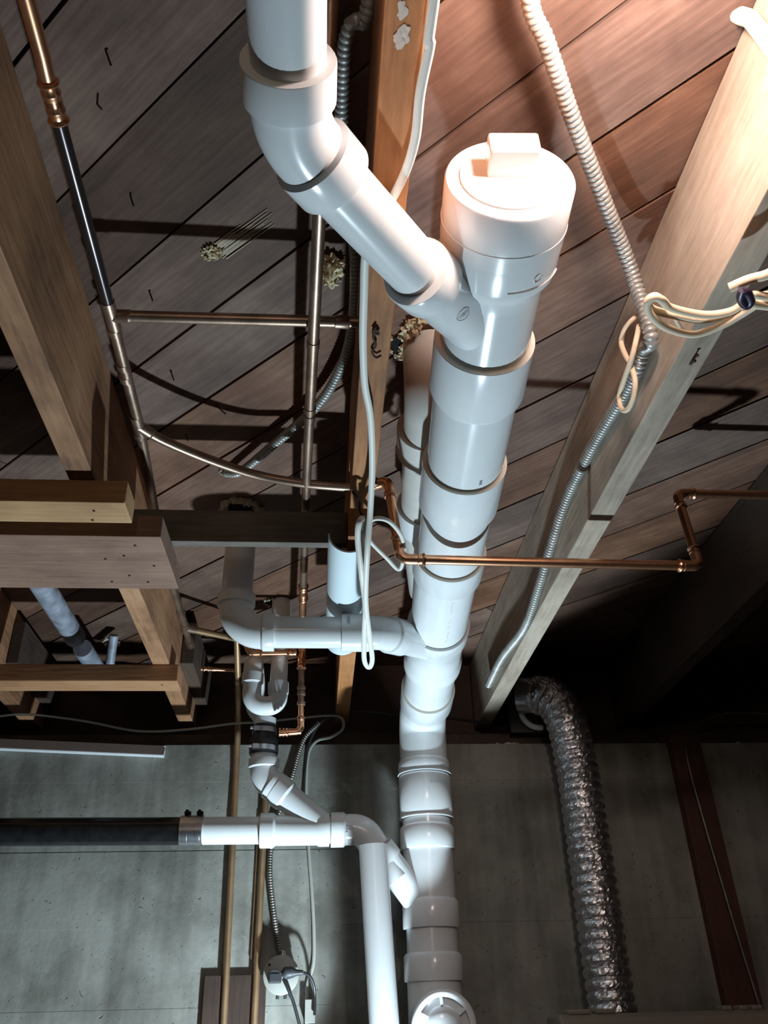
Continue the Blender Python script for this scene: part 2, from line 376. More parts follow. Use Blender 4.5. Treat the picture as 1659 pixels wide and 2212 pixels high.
joist(.842, .88, -1.69, YW+.1, M['joist_dark'], 'dark ceiling joist in shadow at far right')
joist(-.785, -.747, -1.69, YW+.1, M['joist_brown'], 'dim ceiling joist at far left, behind the crossing boards')
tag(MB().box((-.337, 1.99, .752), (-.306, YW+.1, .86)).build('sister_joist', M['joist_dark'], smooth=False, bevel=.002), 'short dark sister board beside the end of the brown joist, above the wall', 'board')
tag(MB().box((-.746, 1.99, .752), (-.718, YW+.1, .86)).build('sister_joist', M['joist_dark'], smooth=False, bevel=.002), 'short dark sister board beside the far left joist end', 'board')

b1 = tag(MB().box((-1.3, 1.092, .66), (-.289, 1.153, .699)).build('cross_board', M['board_tan'], smooth=False, bevel=.002), 'narrow light tan board crossing under the left joist, nearest of the crossing boards', 'board')
b2 = tag(MB().prism([V(-1.3, 1.190, .66), V(-.253, 1.194, .66), V(-.250, 1.383, .66), V(-1.3, 1.383, .66)], (0, 0, .039)).build('cross_board', M['board_pink'], smooth=False, bevel=.002), 'wide rough pinkish board crossing under the left joist, with saw-cut end', 'board')
b3 = tag(MB().box((-1.3, 1.855, .66), (-.317, 1.922, .70)).build('cross_board', M['board_orange'], smooth=False, bevel=.002), 'narrow orange ledger board under the left joist, farthest of the crossing boards', 'board')
hd = tag(MB().box((-.337, 1.290, .706), (.0425, 1.309, .768)).build('blocking_board', M['header'], smooth=False, bevel=.0015), 'dark blocking board spanning between the left and middle joists', 'board')

# nail heads on the crossing boards
def nailhead(p, d, label, parent, r=.0022, name='nail_head', mat=None):
    MB().lathe(Vector(p)-Vector(d)*.002, d, [(0, r*.8), (.002, r*.8), (.0021, r), (.003, r), (.0034, r*.6)], 12).build(name, mat or M['nail'], parent)
for (x, y) in ((292, 1178), (268, 1200), (228, 1207), (333, 1222), (280, 1243), (320, 1257), (242, 1256)):
    nailhead(PZ(x, y, .66), (0, 0, -1), None, b2, .0022)
for (x, y) in ((203, 1103), (200, 1123)): nailhead(PZ(x, y, .66), (0, 0, -1), None, b1, .002)
nailhead(PZ(350, 1479, .66), (0, 0, -1), None, b3, .002)

# splatter on the middle joist, chain of bent wire, small nails
sp = MB()
for k, (x, y, r) in enumerate(((868, 78, .0055), (864, 92, .004), (874, 68, .004), (870, 25, .004), (868, 12, .003), (860, 84, .003))):
    sp.blob(PZ(x, y, ZJ-.0005), r, (1, 1.3, .18), .7, k+3, 2, 2)
sp.build('paint_splatter', M['chalk'], jc)
tag(MB().tube(spline([PZ(x, y, ZJ-.0045) for x, y in ((812, 706), (806, 716), (818, 722), (812, 712), (806, 728), (812, 745), (804, 760), (812, 772), (823, 768))], 8), .0014, 8).build('wire_hook', M['nail'], smooth=True), 'rusty bent wire hook on the underside of the middle joist', 'hook')
ND = [((228, 108), (240, 142)), ((283, 428), (289, 446)), ((322, 628), (330, 650)), ((368, 800), (376, 822)), ((466, 876), (490, 896)), ((402, 940), (406, 952)), ((210, 225), (220, 236))]
for i, (a, b) in enumerate(ND):
    p = PZ(*a, ZD); q = PZ(*b, ZD-.012); q = p+(q-p).normalized()*min((q-p).length, .022)
    m = MB().tube([p+V(0, 0, .004), p, q], .0011, 8)
    tag(m.build('nail', M['nail']), 'small rusty nail tip poking through the ceiling planks in the left bay', 'nail', 'nail tips in the planks')
for (a, b) in (((1506, 768), (1490, 787)), ((1500, 780), (1492, 787))):
    p = PZ(*b, ZJ-.0008); q = PZ(*a, ZJ-.006)
    tag(MB().tube([p, q], .0011, 8).lathe(q, (q-p), [(0, .0022), (.001, .0022)], 10).build('nail', M['nail']), 'bent nail sticking out of the pale grey joist underside', 'nail', 'nails in the grey joist')

# plank holes: black discs paint the inner shade, foam or splintered rims around
def hole(px, py, r, rim, label, seedk, rough=.4, sq=1.0, n=13, z=ZD):
    c = PZ(px, py, z-.001); t = thing('ceiling_hole', c, label, 'hole')
    MB().lathe(c+V(0, 0, .001), (0, 0, -1), [(0, r), (.0025, r)], 24).build('shade_disc', M['hole'], t)
    mb = MB(); rnd = random.Random(seedk)
    for k in range(n):
        a = 2*PI*k/n; rr = r*rnd.uniform(.95, 1.12)
        mb.blob(c+V(math.cos(a)*rr*sq, math.sin(a)*rr, -.002), r*rnd.uniform(.10, .24), (1, 1, rnd.uniform(.6, 1.4)), .8, seedk+k, 2, 2)
    mb.build('foam_rim' if rim == 'foam' else 'splintered_rim', M['foam'] if rim == 'foam' else M['splinter'], t)
    return t, c
t, c = hole(457, 545, .0115, 'foam', 'foam-filled hole with torn wood in the ceiling plank, left of the upper elbow', 11)
MB().blob(c+V(.003, .0, 0), .009, (1.2, .8, .7), .8, 5, 2, 3).build('foam_plug', M['foam'], t)
mb = MB()
rnd = random.Random(4)
for k in range(26):
    p0 = PZ(470+rnd.uniform(-6, 22), 548+rnd.uniform(-16, 6), ZD-.001); dd = PZ(590, 462, ZD)-PZ(470, 548, ZD)
    L = rnd.uniform(.2, .9); o = V(rnd.uniform(-.006, .006), rnd.uniform(-.006, .006), 0)
    mb.tube([p0+o, p0+o+dd*L+V(0, 0, .0004)], [.0011, .0004], 5)
mb.build('wood_splinter', M['splinter'], t)
hole(520, 1098, .033, 'wood', 'round hole with ragged pale rim above the dark blocking board', 23, sq=1, n=40)
t, c = hole(870, 745, .022, 'foam', 'ragged hole with yellow foam where the grey riser meets the planks', 31, n=10)
mb = MB()
for k, (x, y, r) in enumerate(((905, 692, .009), (893, 705, .010), (882, 716, .009), (880, 735, .008), (876, 755, .009), (884, 772, .007), (888, 790, .006), (893, 808, .004), (868, 768, .006))):
    mb.blob(PZ(x, y, ZD-.006), r, (1, 1.2, .9), .8, k*2.3, 1.6, 3)
mb.build('foam_bead', M['foam'], t)
t, c = hole(716, 590, .016, 'foam', 'hole with crumbling green-yellow foam left of the middle joist, behind the upper branch', 47, n=9)
mb = MB()
for k, (x, y, r) in enumerate(((712, 570, .010), (706, 590, .012), (712, 606, .009), (722, 585, .009), (733, 570, .006))): mb.blob(PZ(x, y, ZD-.008), r, (1, 1, 1), .9, k*3.1, 1.6, 3)
mb.build('foam_bead', M['foam'], t)
hole(490, 1018, .0125, 'wood', 'small ragged hole where the left armored cable enters the planks', 53, n=16)
hole(590, 1300, .020, 'wood', 'dark ragged hole beside the thin white trap riser', 61, n=12)

# ================================================================== WHITE DRAIN PIPING (glued together: one thing)
A0 = V(.188, .573, .745); A1 = V(.2585, 2.02, .668); ad = (A1-A0).normalized()
def ax(y): return A0+(A1-A0)*((y-A0.y)/(A1.y-A0.y))
SX, SY = .2585, 2.12
drain = thing('drain_pipe', (SX, SY, -CH), 'large white plastic drain pipe run with glued branches, elbows and stack down the wall', 'drain pipe')
P = lambda y: ax(y)
def run(name, y0, y1, prof, mat='pvc', seg=48):
    L = (ax(y1)-ax(y0)).length
    return MB().lathe(ax(y0), ad, [(L*a, r) for a, r in prof], seg).build(name, M[mat], drain)
# cleanout adapter with plug
co = MB().lathe(A0, ad, [(0, .0665), (.002, .068), (.046, .068), (.0465, .0687), (.048, .0687), (.0485, .068), (.068, .0677), (.0685, .0672), (.100, .0672), (.108, .0655), (.118, .0585), (.124, .0565), (.14, .056)], 56).build('cleanout_adapter', M['pvc'], drain)
pl = MB().lathe(A0-ad*.004, ad, [(0, .050), (.001, .0525), (.010, .0535)], 48)
pl.lathe(A0-ad*.001, ad, [(0, .060), (.001, .062), (.004, .062)], 48)
plug = pl.build('cleanout_plug', M['pvc'], drain)
fx = V(ad.y, -ad.x, 0).normalized(); fz = fx.cross(ad).normalized()
if fz.z < 0: fz = -fz
lug = MB().obox(A0-ad*.018+fx*.001+fz*.012, fx*.026, ad*.017, fz*.0155)
lugo = lug.build('square_lug', M['pvc'], plug, smooth=False, bevel=.003)
# moulded marks on the adapter
def on_main(y, ang, r): # point on the surface; ang measured from straight down towards +x
    c = ax(y); n = (fx*math.sin(ang)-fz*math.cos(ang)); return c+n*r, n
p, n = on_main(.655, .55, .0678)
t1 = n.cross(ad).normalized(); mk = MB()
mk.tube([p+(t1*math.cos(a)+ad*math.sin(a))*.005 for a in [k*2*PI/16 for k in range(14)]], .0007, 6)
for k in range(0, 1): pass
mk.tube([ax(.668)+(fx*math.sin(a)-fz*math.cos(a))*.0676 for a in [.05+.08*k for k in range(15)]], .0008, 6)
mk.build('moulded_mark', M['pvc'], co)
# upper wye
w = MB().lathe(ax(.69), ad, [(0, .056), (.10, .056), (.115, .056), (.12, .057), (.16, .057)], 48)
UB = [V(-.0395, -.60, .642), V(-.032, .462, .650), V(.096, .640, .674), V(.213, .808, .734)]
ub = (UB[3]-UB[2]).normalized()
w.lathe(UB[2]-ub*.006, ub, [(0, .0375), (.002, .0385), (.034, .0385), (.038, .036), (.042, .0335), (.20, .0335)], 40)
wy = w.build('wye_fitting', M['pvc'], drain)
# oval trade mark on the arm of the wye: a raised ring with a slash
pc = UB[2]+ub*.066; vdir = (pc*-1).normalized(); nn = (vdir-ub*vdir.dot(ub)).normalized(); tt = nn.cross(ub)
lm = MB().tube([pc+nn*.0332+(tt*math.cos(a)*.0085+ub*math.sin(a)*.0085)-nn*(.0085*math.cos(a))**2/(2*.0335) for a in [k*2*PI/24 for k in range(25)]], .0006, 6)
for o_ in (-.0016, .0016):
    lm.tube([pc+nn*(.0332)+(tt+ub*.2)*(-.0065)+ub*o_-nn*.0006, pc+nn*.0336+ub*o_, pc+nn*.0332+(tt+ub*.2)*.0065+ub*o_-nn*.0006], .0005, 6)
lm.build('oval_mark', M['print'], wy)
# main run: couplings and pipe between
def coupling(name, y0, y1, mat='pvc', r=.0635, tail=.012):
    L = (ax(y1)-ax(y0)).length
    o = MB().lathe(ax(y0), ad, [(0, .0570), (.0002, r), (L-tail, r), (L-tail*.3, r-.004), (L, .0575)], 48).build(name, M[mat], drain)
    MB().lathe(ax(y0)-ad*.0006, ad, [(0, .0574), (.0001, r-.0006), (.0008, r-.0006), (.0009, .0574)], 48).build('cut_rim', M['rim'], o)
    return o
run('drain_section', .80, 2.03, [(0, .0572), (1, .0572)])
coupling('coupling', .800, .900)
coupling('coupling', 1.052, 1.17)
coupling('coupling', 1.312, 1.39)
cw = MB().lathe(ax(1.592), ad, [(0, .057), (.0002, .0635), (.045, .0635), (.052, .0585), (.16, .0585), (.17, .0635), (.20, .0635), (.205, .0575)], 48)
# middle branch joins here
MBR = [V(-.164, 1.530, ZD+.01), V(-.164, 1.530, .642), V(.116, 1.530, .642), V(.225, 1.645, .665)]
md = (MBR[3]-MBR[2]).normalized()
cw.lathe(MBR[2]+md*.024, md, [(0, .0355), (.001, .0365), (.038, .0365), (.045, .0325), (.15, .0325)], 36)
cw.build('wye_fitting', M['pvc'], drain)
coupling('coupling', 1.935, 2.03)
# elbow down
elb = MB().tube(fillet([ax(2.0), V(SX, SY, ax(2.12).z), V(SX, SY, .54)], .085, 14), .0585, 48).build('elbow', M['pvc'], drain)
# vertical stack
st = MB().lathe((SX, SY, .56), (0, 0, -1), [(0, .0572), (.56+CH-.0, .0572)], 48).build('drain_section', M['pvc'], drain)
def vcoup(z0, z1, r0=.0635, mat='pvc', name='coupling', rr=True):
    o = MB().lathe((SX, SY, z0), (0, 0, -1), [(0, .0575), (.003, r0-.003), (.008, r0), (z0-z1-.002, r0), (z0-z1, r0-.001), (z0-z1+.0001, .0575)], 48).build(name, M[mat], drain)
    return o
vcoup(.551, .518); vc = vcoup(.515, .413)
for (z, h) in ((.5155, .002), (.4125, .002)):
    MB().lathe((SX, SY, z+h/2), (0, 0, -1), [(0, .0655), (h, .0655)], 48).build('seam_bead', M['pvc'], vc)
vcoup(.397, .342, .0645); 
wl = MB().lathe((SX, SY, .345), (0, 0, -1), [(0, .0585), (.155, .0585)], 48)
vcoup(.237, .176, .0645); vcoup(.128, .072, .065)
tee = MB().lathe((SX, SY, .08), (0, 0, -1), [(0, .0590), (.22, .0590), (.225, .0645), (.28, .0645)], 48)
tee.lathe((SX, SY, -.012), (0, -1, 0), [(0, .058), (.06, .058), (.062, .0655), (.128, .0655)], 48)
tee.build('cleanout_tee', M['pvc'], drain)
# round cleanout plug facing the room: rim, spokes, domed middle
pc = V(SX, SY-.128, -.012)
cp = MB()
cp.tube([pc+V(math.cos(a)*.059, -.004, math.sin(a)*.059) for a in [k*2*PI/48 for k in range(49)]], .0075, 10, caps=False)
rim = cp.build('cleanout_ring', M['pvc'], drain)
MB().lathe(pc+V(0, .004, 0), (0, -1, 0), [(0, .056), (.002, .056)], 40).build('recess', M['pvc_grey'], rim)  # recess floor coloured greyer than the ring
MB().lathe(pc+V(0, .004, 0), (0, -1, 0), [(0, .038), (.010, .037), (.015, .032), (.019, .022), (.021, .008)], 40).build('dome', M['pvc'], rim)
for k in range(6):
    a = PI/3*k+PI/6+.08; d = V(math.cos(a), 0, math.sin(a)); n_ = V(-math.sin(a), 0, math.cos(a))
    MB().obox(pc+d*.047+V(0, -.003, 0), d*.011, V(0, .006, 0), n_*.003).build('spoke', M['pvc'], rim, smooth=False)
# print on the long coupling: small faded blocks
def stack_mark(x0, x1, z0, z1, mat, parent, r=.0637):
    vs = []; n = 4
    for j in range(n+1):
        a = (x0+(x1-x0)*j/n-SX)/r; a = max(-1, min(1, a)); th = math.asin(a)
        for z in (z0, z1): vs.append((SX+math.sin(th)*r, SY-math.cos(th)*r, z))
    mb.add(vs, [(2*j, 2*j+2, 2*j+3, 2*j+1) for j in range(n)])
mb = MB(); x = SX+.006
rnd = random.Random(3)
while x < SX+.046:
    wv = rnd.choice((.0006, .001, .0016)); stack_mark(x, x+wv, .484-rnd.uniform(0, .001), .491, None, None); x += wv+rnd.choice((.0005, .0008, .002))
mb.build('printed_label', M['print'], vc)
# small dotted red print along the run
mb = MB(); rnd = random.Random(9)
seg0 = [1.40+.0085*k for k in range(20)]
for yy in seg0:
    if rnd.random() < .25: continue
    mb = MB()
    for q in range(1):
        a = .16+rnd.uniform(-.03, .03); p0, n0 = on_main(yy+rnd.uniform(0, .003), a, .0574); tt = n0.cross(ad)
        mb.add([p0+tt*.0011, p0-tt*.0011, p0-tt*.0011+ad*.0022, p0+tt*.0011+ad*.0022], [(0, 1, 2, 3)])
    mb.build('printed_mark', M['print_red'], drain)
mb = MB()
for q in range(4):
    p0, n0 = on_main(1.028+.003*q, .30, .0575); tt = n0.cross(ad); mb.add([p0+tt*.0022, p0-tt*.0022, p0-tt*.0022+ad*.002, p0+tt*.0022+ad*.002], [(0, 1, 2, 3)])
mb.build('printed_stamp', M['print'], drain)
# upper branch: pipe towards the camera, 45 degree elbow, arm to the wye
e = MB(); pa, pb = elbow(e, UB[0], UB[1], UB[2], .0335, .085, .036, .0385, 40); e.build('elbow', M['pvc'], drain)
MB().tube([UB[0], pa+(UB[1]-UB[0]).normalized()*.02], .0302, 40).build('branch_section', M['pvc'], drain)
MB().tube([pb-ub*.02, UB[2]+ub*.02], .0302, 40).build('branch_section', M['pvc'], drain)
# middle branch: riser, elbow, level pipe, coupling, 45 elbow
e = MB(); pa, pb = elbow(e, MBR[0], MBR[1], MBR[2], .0325, .052, .024, .0365, 40); e.build('elbow', M['pvc'], drain)
MB().tube([MBR[0], pa-V(0, 0, .01)], .0302, 36).build('branch_section', M['pvc'], drain)
MB().lathe(V(MBR[1].x, MBR[1].y, ZD), (0, 0, -1), [(0, .034), (.052, .034), (.053, .031)], 32).build('black_sleeve', M['rubber'], drain)
MB().tube([pb-V(.01, 0, 0), MBR[2]], .0302, 36).build('branch_section', M['pvc'], drain)
e = MB(); pa, pb = elbow(e, MBR[1], MBR[2], MBR[3], .0325, .05, .02, .0365, 36); e.build('elbow', M['pvc'], drain)
xc = MBR[2].x-.077
MB().lathe((xc, 1.530, .642), (1, 0, 0), [(0, .031), (.0003, .0365), (.036, .0365), (.040, .033)], 36).build('coupling', M['pvc'], drain)
mb = MB()
for q in range(3): mb.box((xc+.010+.0022*q, 1.530-.0366, .645), (xc+.0108+.0022*q+.0004, 1.530-.0362, .662))
mb.build('printed_label', M['print'], drain)
# lower branch: level pipe on the wall, wye up to the trap, 45s into the stack
YB = 2.08; zb = .383
LB = [V(-.262, YB, zb+.001), V(.094, YB, zb), V(.150, YB+.005, .327), V(.250, SY, .215)]
MB().tube([LB[0], V(.07, YB, zb)], .0302, 36).build('branch_section', M['pvc'], drain)
w = MB(); w.lathe((-.132, YB, zb), (1, 0, 0), [(0, .0375), (.001, .0385), (.030, .0385), (.036, .0335), (.13, .0335), (.134, .0365), (.158, .0365), (.159, .0335)], 36)
ad2 = (V(.02, YB, zb)-V(-.118, YB, .492)).normalized()
q0 = V(-.100, YB, .478)
w.lathe(q0, ad2, [(0, .0365), (.001, .0375), (.030, .0375), (.036, .0325), (.14, .0325)], 36)
w.build('wye_fitting', M['pvc'], drain)
e = MB(); e.lathe((.030, YB, zb), (1, 0, 0), [(0, .0375), (.001, .0385), (.030, .0385), (.034, .0345), (.05, .0345)], 36)
e.tube(fillet([V(.055, YB, zb), V(.105, YB, zb), V(.180, SY-.03, .275)], .07, 10), .0345, 36)
e.build('elbow', M['pvc'], drain)
dd = (V(.250, SY-.012, .205)-V(.135, YB, .345)).normalized()
w = wl; w.lathe(V(.140, YB+.002, .340), dd, [(0, .0345), (.001, .0375), (.032, .0375), (.038, .0335), (.15, .0335)], 36)
w.build('wye_fitting', M['pvc'], drain)
MB().lathe(V(.137, YB+.002, .344), dd, [(0, .0352), (.003, .0352)], 36).build('primer_band', M['purple'], drain)
# short elbow up to the rubber coupling
e = MB(); pa, pb = elbow(e, V(-.132, YB, .60), V(-.130, YB, .502), V(-.02, YB, .415), .0325, .045, .022, .0365, 36); e.build('elbow', M['pvc'], drain)
MB().tube([V(-.132, YB, .57), V(-.132, YB, .53)], .0302, 32).build('branch_section', M['pvc'], drain)
MB().tube([V(-.11, YB, .487), V(-.07, YB, .454)], .0302, 32).build('branch_section', M['pvc'], drain)
MB().lathe(q0-ad2*.004, ad2, [(0, .034), (.004, .034)], 36).build('primer_band', M['purple'], drain)
# second riser: grey-beige drop from the planks, running above the main pipe
RX, RY, RZ = .174, 1.00, .805
gr = MB().tube(fillet([V(RX-.012, RY, ZD), V(RX-.012, RY, RZ), V(RX+.012, 1.36, RZ-.015), V(.215, 1.52, .73)], [.04, .2], 10), .043, 40).build('riser_section', M['pvc_grey'], drain)
MB().lathe(V(RX-.012, RY+.085, RZ), V(.024, .36, -.015), [(0, .044), (.001, .0475), (.06, .0475), (.064, .044)], 40).build('coupling', M['pvc_grey'], drain)
MB().lathe(V(RX+.006, RY+.30, RZ-.012), V(.024, .36, -.015), [(0, .044), (.001, .048), (.06, .048), (.07, .044)], 40).build('coupling', M['pvc'], drain)

# standpipe in front of the lower branch
sp = MB().tube([V(.119, 1.96, .328), V(.1365, 1.96, -.01), V(.1965, 1.96, -CH)], .0302, 40)
so = sp.build('standpipe', M['pvc'])
tag(so, 'tall white plastic standpipe with cut top end, in front of the lower branch elbow', 'pipe')

# ================================================================== TRAP
trap = thing('p_trap', (-.097, 1.93, ZD), 'thin white plastic sink trap with U-bend hanging below the planks', 'trap')
rt = .0215
MB().tube([V(-.097, 1.93, ZD+.01), V(-.096, 1.93, .66)], .0200, 28).build('tailpiece', M['pvc'], trap)
MB().lathe(V(-.097, 1.93, .892), (0, 0, -1), [(0, .0235), (.035, .0235), (.038, .0225), (.045, .0225), (.052, .0205)], 28).build('slip_nut', M['pvc'], trap)
MB().tube(fillet([V(-.096, 1.93, .672), V(-.096, 1.93, .628), V(-.157, 1.93, .628), V(-.157, 1.93, .70)], .0300, 12), .0218, 28).build('u_bend', M['pvc'], trap)
MB().lathe(V(-.096, 1.93, .684), (0, 0, -1), [(0, .021), (.001, .0238), (.026, .0238), (.030, .022)], 28).build('slip_nut', M['pvc'], trap)
MB().lathe(V(-.157, 1.93, .705), (0, 0, -1), [(0, .0225), (.001, .0252), (.022, .0252), (.026, .022)], 28).build('slip_nut', M['pvc'], trap)
MB().tube(fillet([V(-.157, 1.93, .70), V(-.157, 1.93, .735), V(-.160, 2.075, .735), V(-.160, 2.08, .672), V(-.133, 2.08, .640), V(-.133, 2.08, .60)], [.034, .036, .03, .03], 12), .0228, 28).build('trap_arm', M['pvc'], trap)
MB().lathe(V(-.133, 2.08, .645), (0, 0, -1), [(0, .025), (.001, .027), (.03, .027)], 28).build('adapter', M['pvc'], trap)
rc = MB().lathe(V(-.133, 2.08, .628), (0, 0, -1), [(0, .0265), (.002, .0285), (.026, .0285), (.036, .0345), (.068, .0345), (.072, .0335)], 32).build('rubber_coupling', M['rubber'], trap)
for z, r in ((.619, .0290), (.574, .0350)):
    cl = MB().lathe(V(-.133, 2.08, z), (0, 0, -1), [(0, r), (.0001, r+.0006), (.0119, r+.0006), (.012, r)], 32).build('hose_clamp', M['steel'], rc)
    mb = MB().obox(V(-.150, 2.08-r+.001, z-.006), (.007, 0, 0), (0, .0045, 0), (0, 0, .0055)); mb.lathe(V(-.159, 2.08-r-.001, z-.006), (-1, 0, 0), [(0, .0035), (.006, .0035)], 10)
    mb.build('clamp_screw', M['steel'], rc)

# ================================================================== BLACK DRAIN PIPE
bp = thing('black_drain_pipe', (-.8, YB, zb), 'black plastic drain pipe along the wall, joined to the white pipe by a banded coupling', 'drain pipe')
MB().tube([V(-2.2, YB, zb+.012), V(-.30, YB, zb+.001)], .0305, 40).build('pipe_section', M['abs'], bp)
sh = MB().lathe(V(-.313, YB, zb+.001), (1, 0, 0), [(0, .0325), (.001, .0338), (.051, .0338), (.052, .0325)], 36).build('shielded_coupling', M['steel'], bp)
for x in (-.304, -.276):
    MB().lathe(V(x, YB, zb+.001), (1, 0, 0), [(0, .034), (.0002, .0348), (.0098, .0348), (.01, .034)], 36).build('band', M['steel'], sh)
    MB().obox(V(x+.005, YB-.004, zb+.039), (.007, 0, 0), (0, .006, 0), (0, 0, .0035)).lathe(V(x+.005, YB-.01, zb+.041), (0, -1, 0), [(0, .0042), (.008, .0042)], 8).build('band_screw', M['nail'], sh)

# ================================================================== COPPER
r8 = .0079
# left run with its branches, soldered or pressed together
cl = thing('copper_water_line', (-.28, 1.0, .80), 'long branching copper water line beside the left joist, crossing under the big white pipe', 'water pipe')
LR = [V(-.262, -.9, .80), PZ(62, 0, .80), V(-.276, .545, .80)]
MB().tube([V(-.262, -.9, .80), V(-.274, .50, .80), V(-.2755, .53, .80)], r8, 24).build('bright_section', M['copper'], cl)
mb = MB(); c0 = V(-.2755, .525, .80); cd = V(-.002, 1, 0).normalized()
press(mb, c0, cd, .026, r8); press(mb, c0+cd*.046, -cd, .026, r8); mb.build('press_coupling', M['copper'], cl)
MB().tube([V(-.2757, .56, .80), V(-.279, .835, .80)], r8, 24).build('blackened_section', M['copper_black'], cl)
MB().tube([V(-.279, .83, .80), V(-.285, 1.10, .80), V(-.302, 1.35, .80), V(-.315, 1.70, .80), V(-.3155, 1.90, .80)], r8, 24).build('pipe_section', M['copper_aged'], cl)
mb = MB()
for (y, x) in ((.825, -.279), (.875, -.2805), (.945, -.283), (.972, -.284), (1.067, -.286), (1.11, -.288)):
    mb.lathe(V(x, y, .80), (0, 1, 0), [(0, r8), (.0008, r8*1.15), (.012, r8*1.15), (.0128, r8)], 20)
mb.lathe(V(-.279, .825, .80), (0, 1, 0), [(0, r8*1.12), (.05, r8*1.12)], 20); mb.lathe(V(-.286, 1.067, .80), (0, 1, 0), [(0, r8*1.12), (.05, r8*1.12)], 20)
T1 = V(-.280, .852, .80); X1 = V(.043, .853, .803)
mb.lathe(T1, X1-T1, [(0, r8*1.1), (.022, r8*1.12), (.023, r8*1.2), (.026, r8)], 20)
mb.build('tee', M['copper_aged'], cl)
MB().tube([T1, X1], r8, 24).build('cross_section', M['copper_aged'], cl)
MB().lathe(V(.012, .8528, .8027), (1, 0, 0), [(0, r8), (.001, r8*1.2), (.018, r8*1.2), (.02, r8)], 20).build('joint_sleeve', M['copper_aged'], cl)
# sagging diagonal pipe that goes to the bright loop
T2 = V(-.287, 1.092, .80)
dg = spline([T2, PZ(350, 950, .80), PZ(450, 992, .80), PZ(550, 1025, .795), PZ(640, 1042, .785), PZ(720, 1050, .78), PZ(790, 1054, .78)], 8)
MB().tube(dg, r8, 24).build('diagonal_section', M['copper_aged'], cl)
MB().lathe(T2, dg[4]-T2, [(0, r8*1.15), (.024, r8*1.15), (.0245, r8*1.22), (.028, r8)], 20).build('tee_branch', M['copper_aged'], cl)
E1 = V(.108, 1.205, .780); E2 = V(.125, 1.207, .633); E3 = V(.6205, 1.220, .633); E4 = V(.6175, 1.232, .782); E5 = V(1.7, 1.24, .782)
st_ = dg[-1]
MB().tube([st_, E1-V(.02, 0, 0)], r8, 24).build('stub_section', M['copper_aged'], cl)
mb = MB(); copper_elbow(mb, st_, E1, E2, .014, r8, .020); mb.build('elbow', M['copper'], cl)
mb = MB(); copper_elbow(mb, E1, E2, E3, .018, r8, .024); mb.build('elbow', M['copper'], cl)
mb = MB(); copper_elbow(mb, E2, E3, E4, .014, r8, .022); mb.build('elbow', M['copper'], cl)
mb = MB(); copper_elbow(mb, E3, E4, E5, .012, r8, .020); mb.build('elbow', M['copper'], cl)
MB().tube([E1+(E2-E1)*.2, E1+(E2-E1)*.8], r8, 24).build('riser_section', M['copper'], cl)
MB().tube([E2+(E3-E2)*.06, E2+(E3-E2)*.95], r8, 24).build('level_section', M['copper'], cl)
MB().tube([E3+(E4-E3)*.2, E3+(E4-E3)*.8], r8, 24).build('riser_section', M['copper'], cl)
MB().tube([E4+V(.02, 0, 0), E5], r8, 24).build('level_section', M['copper'], cl)
# lower end of the left run
T3 = V(-.3155, 1.885, .80); K1 = V(-.205, 1.985, .815)
mb = MB()
mb.lathe(V(-.3155, 1.86, .80), (0, 1, 0), [(0, r8*1.18), (.05, r8*1.18)], 20); mb.lathe(T3, K1-T3, [(0, r8*1.15), (.026, r8*1.15)], 20)
for y in (1.955, 1.985): mb.lathe(V(-.3165, y, .80), (0, 1, 0), [(0, r8), (.001, r8*1.35), (.016, r8*1.35), (.017, r8)], 20)
mb.build('tee', M['copper_aged'], cl)
MB().tube([T3, V(-.317, 2.0, .80)], r8, 20).build('pipe_section', M['copper_aged'], cl)
Q0 = V(-.317, 2.0, .80); Q1 = V(-.320, 2.13, .792); Q2 = PY(512, 1448, 2.15)
MB().tube([Q0, Q1], .0055, 16).build('thin_section', M['copper'], cl)
mb = MB(); copper_elbow(mb, Q0, Q1, Q2, .009, .0055, .016); press(mb, Q1+(Q2-Q1).normalized()*.030, (Q2-Q1), .02, .0055); mb.build('elbow', M['copper'], cl)
MB().tube([Q1, Q2], .0055, 16).build('thin_section', M['copper'], cl)
DP = [T3, K1, PY(515, 1490, 2.12), PY(513, 1600, 2.232), PY(499, 1900, 2.236), PY(483, 2212, 2.237)]
DP.append(DP[-1]+V(.004, 0, -CH-.002-DP[-1].z))
MB().tube(fillet(DP[:3], .014, 8)+DP[2:3], r8, 24).build('drop_section', M['copper_tan'], cl)
MB().tube(spline(DP[2:6], 6)+[DP[6]], r8*1.02, 24).build('wall_section', M['copper_tan'], cl)
MB().lathe(DP[2]+V(0, 0, .012), DP[3]-DP[2], [(0, r8), (.001, r8*1.2), (.022, r8*1.2), (.023, r8)], 20).build('joint_sleeve', M['copper_aged'], cl)

# hot line in the middle bay
hl = thing('copper_water_line', (-.03, 1.2, .83), 'straight copper water line in the middle bay that drops to a small tee above the wall', 'water pipe')
H0 = PZ(712, 0, .783); H1 = PZ(662, 1040, .783); H2 = PZ(655, 1270, .776); HT = PZ(652, 1406, .748)
HM = H1+(H0-H1)*.25; HS = H0+(H0-H1)*1.3
MB().tube([HS, HM], r8, 24).build('pipe_section', M['copper_aged'], hl)
MB().tube([HM, H1, H2], r8*.97, 24).build('pipe_section', M['copper_aged'], hl)
hd_ = (H1-H0).normalized(); mb = MB()
for q in (HM-hd_*.15, HM-hd_*.006, HM+hd_*.012): mb.lathe(q, hd_, [(0, r8), (.001, r8*1.14), (.013, r8*1.14), (.014, r8)], 20)
mb.build('joint_sleeve', M['copper_aged'], hl)
mb = MB(); he = (HT-H2).normalized(); press(mb, H2-he*.01, he, .03, r8); press(mb, H2+he*.045, -he, .03, r8); mb.build('press_coupling', M['copper'], hl)
